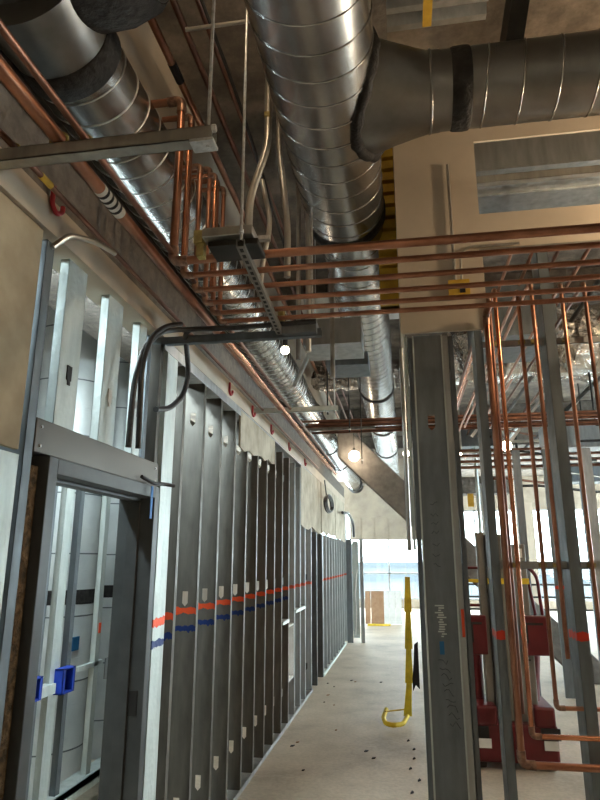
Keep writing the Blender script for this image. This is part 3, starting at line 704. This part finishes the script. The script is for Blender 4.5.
# things in and behind the opening
tag(B(((.5,3.9,4.3),(4,4.6,4.65)),((.5,3.88,4.285),(4,3.93,4.3)),((.5,4.2,4.285),(4,4.23,4.3))).build('rectangular_duct','galv'), 'rectangular duct seen through the opening in the beige wall', 'duct')
strut((.52,3.75,4.12),(3,3.75,4.12), 'strut channel crossing the opening in the beige wall', None, 0, 'strut', .05)
tag(B(((.62,4.6,3.34),(1.20,5.3,3.78))).build('rectangular_duct','galv_dark'), 'grey rectangular duct end under the beige band', 'duct')
tag(B(((-.2,1.9,DZ-.12),(.02,3.2,DZ-.005))).build('deck_rib','beam') , 'dark fireproofed rib under the deck above the main duct', 'beam')
# corrugated deck sheet
m = MB()
for i in range(6): m.prism([(.02,2.30+.12*i,DZ-.01),(.02,2.33+.12*i,DZ-.06),(.02,2.37+.12*i,DZ-.06),(.02,2.40+.12*i,DZ-.01)], (.55,0,0))
cd = tag(m.build('corrugated_deck','galv'), 'corrugated metal deck strip above the branch duct', 'metal deck')
B(((.22,2.34,DZ-.066),(.27,2.96,DZ-.061))).build('paint_stripe','yellow_old',cd)
tag(MB().bar((.72,2.45,DZ),(.64,2.75,4.25),.09,.09).build('deck_brace','iron'), 'dark slanting brace above the branch duct', 'brace')
tag(B(((.57,2.5,4.35),(.61,2.55,DZ))).build('deck_hanger','iron'), 'short dark hanger beside the corrugated deck', 'hanger')

# ---------------------------------------------------------------- inclined structural brace
a, b = V((-1.45,10.2,4.02)), V((2.75,10.2,-.02)); 
dirn = (b-a).normalized(); nrm = V((-dirn.z,0,dirn.x)); nrm = nrm if nrm.z > 0 else -nrm
m = MB(); q = [a, b, b+nrm*.02+V((.5,0,0)), V((-.85,10.2,4.06)), V((-1.45,10.2,4.15))]
m.prism([V((-1.02,10,3.34)),V((2.42,10,.0)),V((2.98,10,.0)),V((-.9,10,3.86)),V((-1.02,10,3.86))], (0,.35,0))
tag(m.build('structural_brace','brace', bevel=.02), 'long grey fireproofed brace slanting down to the right behind the partition', 'brace')

# ---------------------------------------------------------------- mast lift
L = thing('mast_lift', (.88,6.2,0), 'dark red and grey personnel lift behind the right partition', 'lift')
ly = 5.95
B(((.53,ly,.06),(1.20,ly+1.1,.36))).build('base','red',L,bevel=.02)
for xa, xb in ((.55,.72),(1.02,1.19)): B(((xa,ly-.01,.34),(xb,ly+.5,.50))).build('fender','red',L,bevel=.02)
B(((.535,ly-.015,.25),(.64,ly,.34)),((1.06,ly-.015,.25),(1.215,ly,.34))).build('vent_panel','black',L)
for x in (.535,1.07):
    B(((x+.01,ly-.018,.175),(x+.12,ly-.005,.245))).build('decal','white',L)
for x in (.56,1.12):
    for y in (ly+.1,ly+.95): MB().tube([(x-.04,y,.09),(x+.05,y,.09)], .09, 20).build('wheel','black',L)
B(((.74,ly+.1,.36),(.88,ly+.3,1.93))).build('mast_section','liftgrey',L,bevel=.01)
B(((.89,ly+.1,.36),(1.08,ly+.3,1.84))).build('mast_section','liftgrey',L,bevel=.01)
B(((.66,ly+.16,.36),(.735,ly+.26,1.95))).build('mast_section','liftgrey',L,bevel=.01)
for x0, x1 in ((.525,.685),(.985,1.20)):
    g = B(((x0,ly+.02,.90),(x1,ly+.10,1.225))).build('toe_box','red',L,bevel=.01)
    B(((x0+.03,ly+.015,1.15),(x1-.04,ly+.02,1.17)),((x0+.03,ly+.015,1.15),(x0+.045,ly+.02,1.0))).build('emboss','black',g)
MB().tube([(1.05,ly+.3,.4),(1.10,ly+.3,.9)], .07, 10).build('motor','red',L)
MB().tube([(.60,ly+.3,.4),(.60,ly+.3,.88)], .06, 10).build('motor','red',L)
MB().tube([(1.0,ly+.2,1.63),(1.10,ly+.2,1.65),(1.18,ly+.2,1.56),(1.20,ly+.2,1.22)], .016, 8, fillet=.08).build('guard_rail','red',L)
MB().tube([(1.03,ly+.2,1.54),(1.10,ly+.2,1.52),(1.14,ly+.2,1.22)], .014, 8, fillet=.05).build('guard_rail','red',L)
MB().tube([(.50,ly+.2,1.63),(.70,ly+.2,1.63)], .012, 8).build('guard_rail','red',L)
MB().tube([(.50,ly+.2,1.30),(.70,ly+.2,1.30)], .012, 8).build('guard_rail','red',L)
B(((.73,ly+.09,1.49),(.89,ly+.1,1.54)),((1.0,ly+.09,1.49),(1.09,ly+.1,1.54))).build('warning_label','yellow',L)
B(((.50,ly+.18,1.50),(.66,ly+.185,1.53))).build('warning_label','yellow',L)
B(((.87,ly+.088,1.70),(.905,ly+.1,1.92))).build('control_strip','white',L)
for k in range(5): B(((.873,ly+.08,1.715+.042*k),(.90,ly+.088,1.74+.042*k))).build('control_button','black',L)
B(((1.0,ly+.09,1.72),(1.05,ly+.1,1.80))).build('label_plate','white',L)
def txt(s, x, y, z, size, parent, m='black'):
    c = bpy.data.curves.new('mast_number','FONT'); c.body = s; c.size = size; c.align_x = 'CENTER'; c.extrude = .001
    o = bpy.data.objects.new('mast_number', c); C.objects.link(o); o.parent = parent
    o.location = V((x,y,z))-V(parent['_o']); o.rotation_euler = (PI/2,0,0); c.materials.append(M[m])
    bpy.context.view_layer.update()
    me = bpy.data.meshes.new_from_object(o.evaluated_get(bpy.context.evaluated_depsgraph_get()))
    q = bpy.data.objects.new('mast_number', me); C.objects.link(q); q.parent = parent; q.location = o.location; q.rotation_euler = o.rotation_euler
    bpy.data.objects.remove(o)
txt('U', .79, ly+.095, .85, .12, L); txt('2', .925, ly+.095, .85, .12, L); txt('2', 1.02, ly+.095, .85, .12, L)

# ---------------------------------------------------------------- right room beyond
GF = 'studs standing in the right room'
for i, (x, y, w, mt) in enumerate(((1.55,9.0,.10,'galv_dark'),(1.95,9.0,.22,'slate_marked'),(2.45,9.0,.14,'galv'),(3.0,9.0,.10,'galv'),(1.0,12.5,.1,'galv_pale'),(1.55,13,.1,'galv'),(3.2,12,.2,'galv_dark'),(4.6,14,.2,'galv_dark'))):
    stud(x, y, 0, 3.2, (1,0), (0,1), w, mt, ['dark narrow','broad slate','medium grey','slim grey','pale slim','grey mid-distance','broad dark','farthest broad dark'][i]+' stud standing against the windows in the right room', GF, name='room_stud')
G4 = 'rails in front of the far windows'
for i, z in enumerate((.5,.8,1.1)):
    tag(MB().tube([(1.2,17,z),(8.8,17,z)], .025, 6).build('guard_rail','iron'), '%s dark rail across the right windows' % ['lowest','middle','top'][i], 'rail', G4)
for i in range(6):
    x = 1.2+.9*i
    tag(MB().tube([(x,17,0),(x,17,1.1)], .03, 6).build('rail_post','iron'), '%s dark rail post from the left in front of the right windows' % ORD[i], 'post', 'rail posts')
# overhead pipes running lengthways in right room
k = 0
for x, z, r, mt in ((.75,3.6,.012,'copper'),(.95,3.75,.014,'copper'),(1.12,3.75,.014,'copper_dull'),(1.3,3.72,.014,'copper'),(1.5,3.7,.02,'iron'),(1.72,3.7,.014,'copper_dull'),(2.0,3.9,.03,'galv'),(2.5,3.9,.03,'iron')):
    pipe([(x,3.7 if x<1.8 else 5.5,z),(x,13,z)], r, mt, '%s from the left of the pipes running lengthways above the right room' % ORD[k], 'overhead pipes in the right room', fit=False, seg=8, name='overhead_pipe'); k += 1
# sway braces and joists
for i in range(7):
    x = .9+.55*i; y = 8+.6*(i % 3)
    tag(MB().bar((x,y,3.22),(x+1.15,y,DZ-.01),.035,.035).build('sway_brace','rod'), '%s slanting sway brace from the left in the right room ceiling' % ORD[i], 'brace', 'sway braces')
for i, y in enumerate((6.4,9.4,12.4,15.4)):
    tag(B(((-1.2,y,4.40),(8.9,y+.16,4.69)),((-1.2,y-.06,4.38),(8.9,y+.22,4.41))).build('ceiling_beam','beam'), '%s nearest fireproofed beam spanning under the deck' % ORD[i], 'beam', 'deck beams')
for i, (x, y) in enumerate(((.75,11),(.95,11.3),(1.25,10.8),(2.8,11.5))):
    tag(MB().tube([(x,y,1.9),(x,y,4.4)], .03, 8).build('drop_pipe','emt' if i % 2 else 'galv_pale'), '%s pale drop pipe from the left against the back of the right room' % ORD[i], 'pipe', 'pale drop pipes')
tag(B(((.90,9,2.42),(.98,9.02,2.6))).build('yellow_tag','yellow_old'), 'yellow-green tag hanging in the right room ceiling', 'tag')
tag(B(((.3,8.6,2.9),(.37,8.65,3.1))).build('yellow_tag','yellow'), 'yellow tag beside the corner stud near the far bulbs', 'tag')
for i, (x0, x1, y, z, mt, lb) in enumerate(((.6,1.6,10.6,3.55,'galv_dark','dark rectangular duct piece high left in the right room'),(2.2,4.2,9.8,3.35,'galv','grey rectangular duct deep in the right room ceiling'),(3.0,5.0,13,3.2,'galv_dark','dark rectangular duct farthest back in the right room'),(1.2,2.4,14.5,3.15,'beam','brown fireproofed bulk hanging above the right windows'))):
    tag(B(((x0,y,z),(x1,y+.5,z+.38))).build('rectangular_duct', mt, bevel=.01), lb, 'duct')
rnd = random.Random(11)
for i in range(12):
    x = rnd.uniform(.5,3.2); y = rnd.uniform(8,13); z = rnd.uniform(3.0,3.7)
    p = [(x,y,4.38),(x,y,z),(x+rnd.uniform(.3,.9),y,z),(x+rnd.uniform(1,1.6),y+.4,z-.1)]
    pipe(p, rnd.choice((.012,.018,.025)), rnd.choice(('iron','emt','copper_dull','rubber')), 'bent pipe drop among the clutter in the right room ceiling', 'bent pipe drops in the right room ceiling', fit=False, seg=8, name='pipe_drop')
nb = thing('neighbour_building', (0,60,-6), 'pale bluish building far outside the end windows', 'building')
B(((-25,60,-6),(45,75,1.1))).build('wall','far_wall',nb)
B(((-25,59.9,-.2),(45,60,.35))).build('window_strip','far_glass',nb)
B(((-25,59.8,1.1),(45,75,1.5))).build('parapet','far_glass',nb)
# grey dividing walls deep on the right
struct(B(((3.3,20,0),(3.9,20.15,3.4))).build('wall_pier', 'board'))

# ---------------------------------------------------------------- floor items
o = thing('caution_tape', (-.06,7.2,0), 'yellow caution tape hanging by the corner stud and curling on the floor', 'tape')
m = MB(); p0 = [(.02,8.0,1.5),(.01,7.9,1.1),(.0,7.8,.7),(-.01,7.7,.35),(-.04,7.5,.05)]
for a_, b_ in zip(p0, p0[1:]): m.prism([V(a_)+V((-.03,0,0)),V(a_)+V((.03,0,0)),V(b_)+V((.045,0,0)),V(b_)+V((-.045,0,0))],(0,.012,0))
m.build('hanging_strip','yellow',o)
MB().tube([(-.04,7.5,.05),(-.09,7.25,.03),(-.19,7.15,.035),(-.27,7.2,.04),(-.30,7.4,.05),(-.27,7.6,.09)], .024, 8, fillet=.04).build('floor_curl','yellow',o)
tag(MB().tube([(-.28,7.45,.10),(-.05,7.6,.10)], .008, 6).build('tape_edge','yellow_old'), 'thin tape edge lying across the yellow curl', 'tape')
tag(MB().prism([(.06,7.2,.82),(.045,7.2,.62),(.025,7.2,.48),(.03,7.2,.36),(.06,7.2,.42),(.10,7.2,.38),(.10,7.2,.85)],(0,.03,0)).build('dark_rag','black'), 'dark rag hanging behind the yellow tape', 'rag')
for x0, x1, mt, lb in ((-1.13,-.985,'card','narrow edge-on brown board in the far stack'),(-.97,-.62,'card','wide brown board panel leaning at the corridor end'),(-.615,-.485,'white','white wrapped panel beside the brown board'),(-.48,-.31,'white','taller white panel at the corridor end'),(-.305,-.14,'white','pale grey panel rightmost in the far stack')):
    tag(MB().prism([(x0,17.9,0.02),(x1,17.9,.02),(x1,18.05,.87),(x0,18.05,.87)],(0,.05,0)).build('leaning_panel',mt), lb, 'panel', 'panels at the corridor end')
tag(B(((-1.05,17.6,0),(-.45,17.75,.04))).build('yellow_strap','yellow'), 'yellow strap lying in front of the far panels', 'strap')
rnd = random.Random(5)
for i in range(14):
    x = rnd.uniform(-1.05,-.15); y = rnd.uniform(5.4,9.8)
    if i < 5: x = XW+.12+rnd.uniform(0,.12)
    s = rnd.uniform(.012,.03)
    m = MB().prism([(x,y,.001),(x+s,y+s*.4,.001),(x+s*1.3,y+s*1.6,.001),(x+.2*s,y+s*1.2,.001)],(0,0,.008))
    tag(m.build('debris_scrap','ink' if i % 3 else 'card'), 'small dark scrap lying on the corridor floor', 'debris', 'scraps on the corridor floor')
for i in range(6):
    x = .05-rnd.uniform(.02,.12); y = 5.3+.28*i; s = .025
    m = MB().prism([(x,y,.001),(x+s,y+s,.001),(x+s*.5,y+s*2,.001)],(0,0,.012))
    tag(m.build('debris_scrap','ink'), 'black scrap on the floor beside the corner stud', 'debris', 'scraps beside the corner stud')

# ---------------------------------------------------------------- lamps
def lamp(x, y, z, r, mt, lb, drop=.5):
    o = thing('hanging_lamp', (x,y,z), lb, 'lamp', 'bare work lamps')
    MB().ball((x,y,z), r, 8).build('bulb', mt, o)
    MB().tube([(x,y,z+r*.8),(x,y,z+r*.8+.06)], .02, 10).build('socket','black',o)
    MB().tube([(x,y,z+r+.04),(x,y,z+drop)], .005, 6).build('cord','rubber',o)
lamp(-.73,9.77,3.3,.085,'bulb','lit bulb hanging lowest at the far end of the corridor', .8)
lamp(-.865,4.55,3.3,.033,'bulb','lit bulb beside the left duct above the pale strut', .3)
lamp(.1,11.6,3.62,.06,'bulb','smaller lit bulb just above the far corridor bulb', .6)
lamp(1.35,8.2,3.12,.065,'bulb','lit bulb in the right room between the copper risers', .6)
lamp(1.05,11.5,3.55,.05,'bulb','dim lit bulb left of the one in the right room', .5)
lamp(2.05,2.78,3.4,.06,'bulb_near','bright lamp just outside the right edge lighting the beige wall', .5)
lamp(-.62,1.55,4.4,.04,'bulb_mid','bright lamp above the top left duct end', .3)
lamp(-.3,-.9,3.0,.04,'bulb_mid','bright lamp behind the viewer in the corridor', .5)
lamp(2.3,4.0,3.0,.05,'bulb_near','added unseen lamp in the right room lighting the ducts behind the beige wall', .5)  # added out of view to brighten the duct bottom in the opening
t = thing('added_tube_light', (-1.68,3.45,3.17), 'added cool fill light in the room behind the doorway', 'lamp')  # fill light added to brighten the risers and doorway room
B(((-1.75,2.7,3.2),(-1.6,4.2,3.24))).build('housing','white',t)
B(((-1.73,2.75,3.17),(-1.62,4.15,3.2))).build('tube','cool_fill',t)
t = thing('added_tube_light', (-2.1,2.4,3.4), 'added cool fill light high in the room left of the door', 'lamp')  # second added fill, brightens the view above the door header
B(((-2.1,1.0,3.12),(-2.0,3.0,3.16))).build('housing','white',t)
B(((-2.09,1.05,3.09),(-2.01,2.95,3.12))).build('tube','cool_fill',t)

# ---------------------------------------------------------------- world, camera, view
w = bpy.data.worlds.new('overcast_sky'); bpy.context.scene.world = w; w.use_nodes = True
bg = w.node_tree.nodes['Background']; bg.inputs[0].default_value = (.86,.95,1,1); bg.inputs[1].default_value = 15.0
cam = bpy.data.cameras.new('camera'); co = bpy.data.objects.new('camera', cam); C.objects.link(co)
cam.sensor_fit = 'VERTICAL'; cam.sensor_height = 24; cam.sensor_width = 18; cam.lens = 620/800*24
cam.clip_start = .05; cam.clip_end = 200
co.location = (0,0,1.7); co.rotation_euler = (math.radians(90+14.4703), 0, math.radians(9.3126))
S = bpy.context.scene; S.camera = co
S.view_settings.view_transform = 'Standard'; S.view_settings.look = 'None'; S.view_settings.gamma = 1
S.view_settings.use_curve_mapping = False; S.view_settings.exposure = 0.1
for o in bpy.data.objects:
    if '_o' in o: del o['_o']
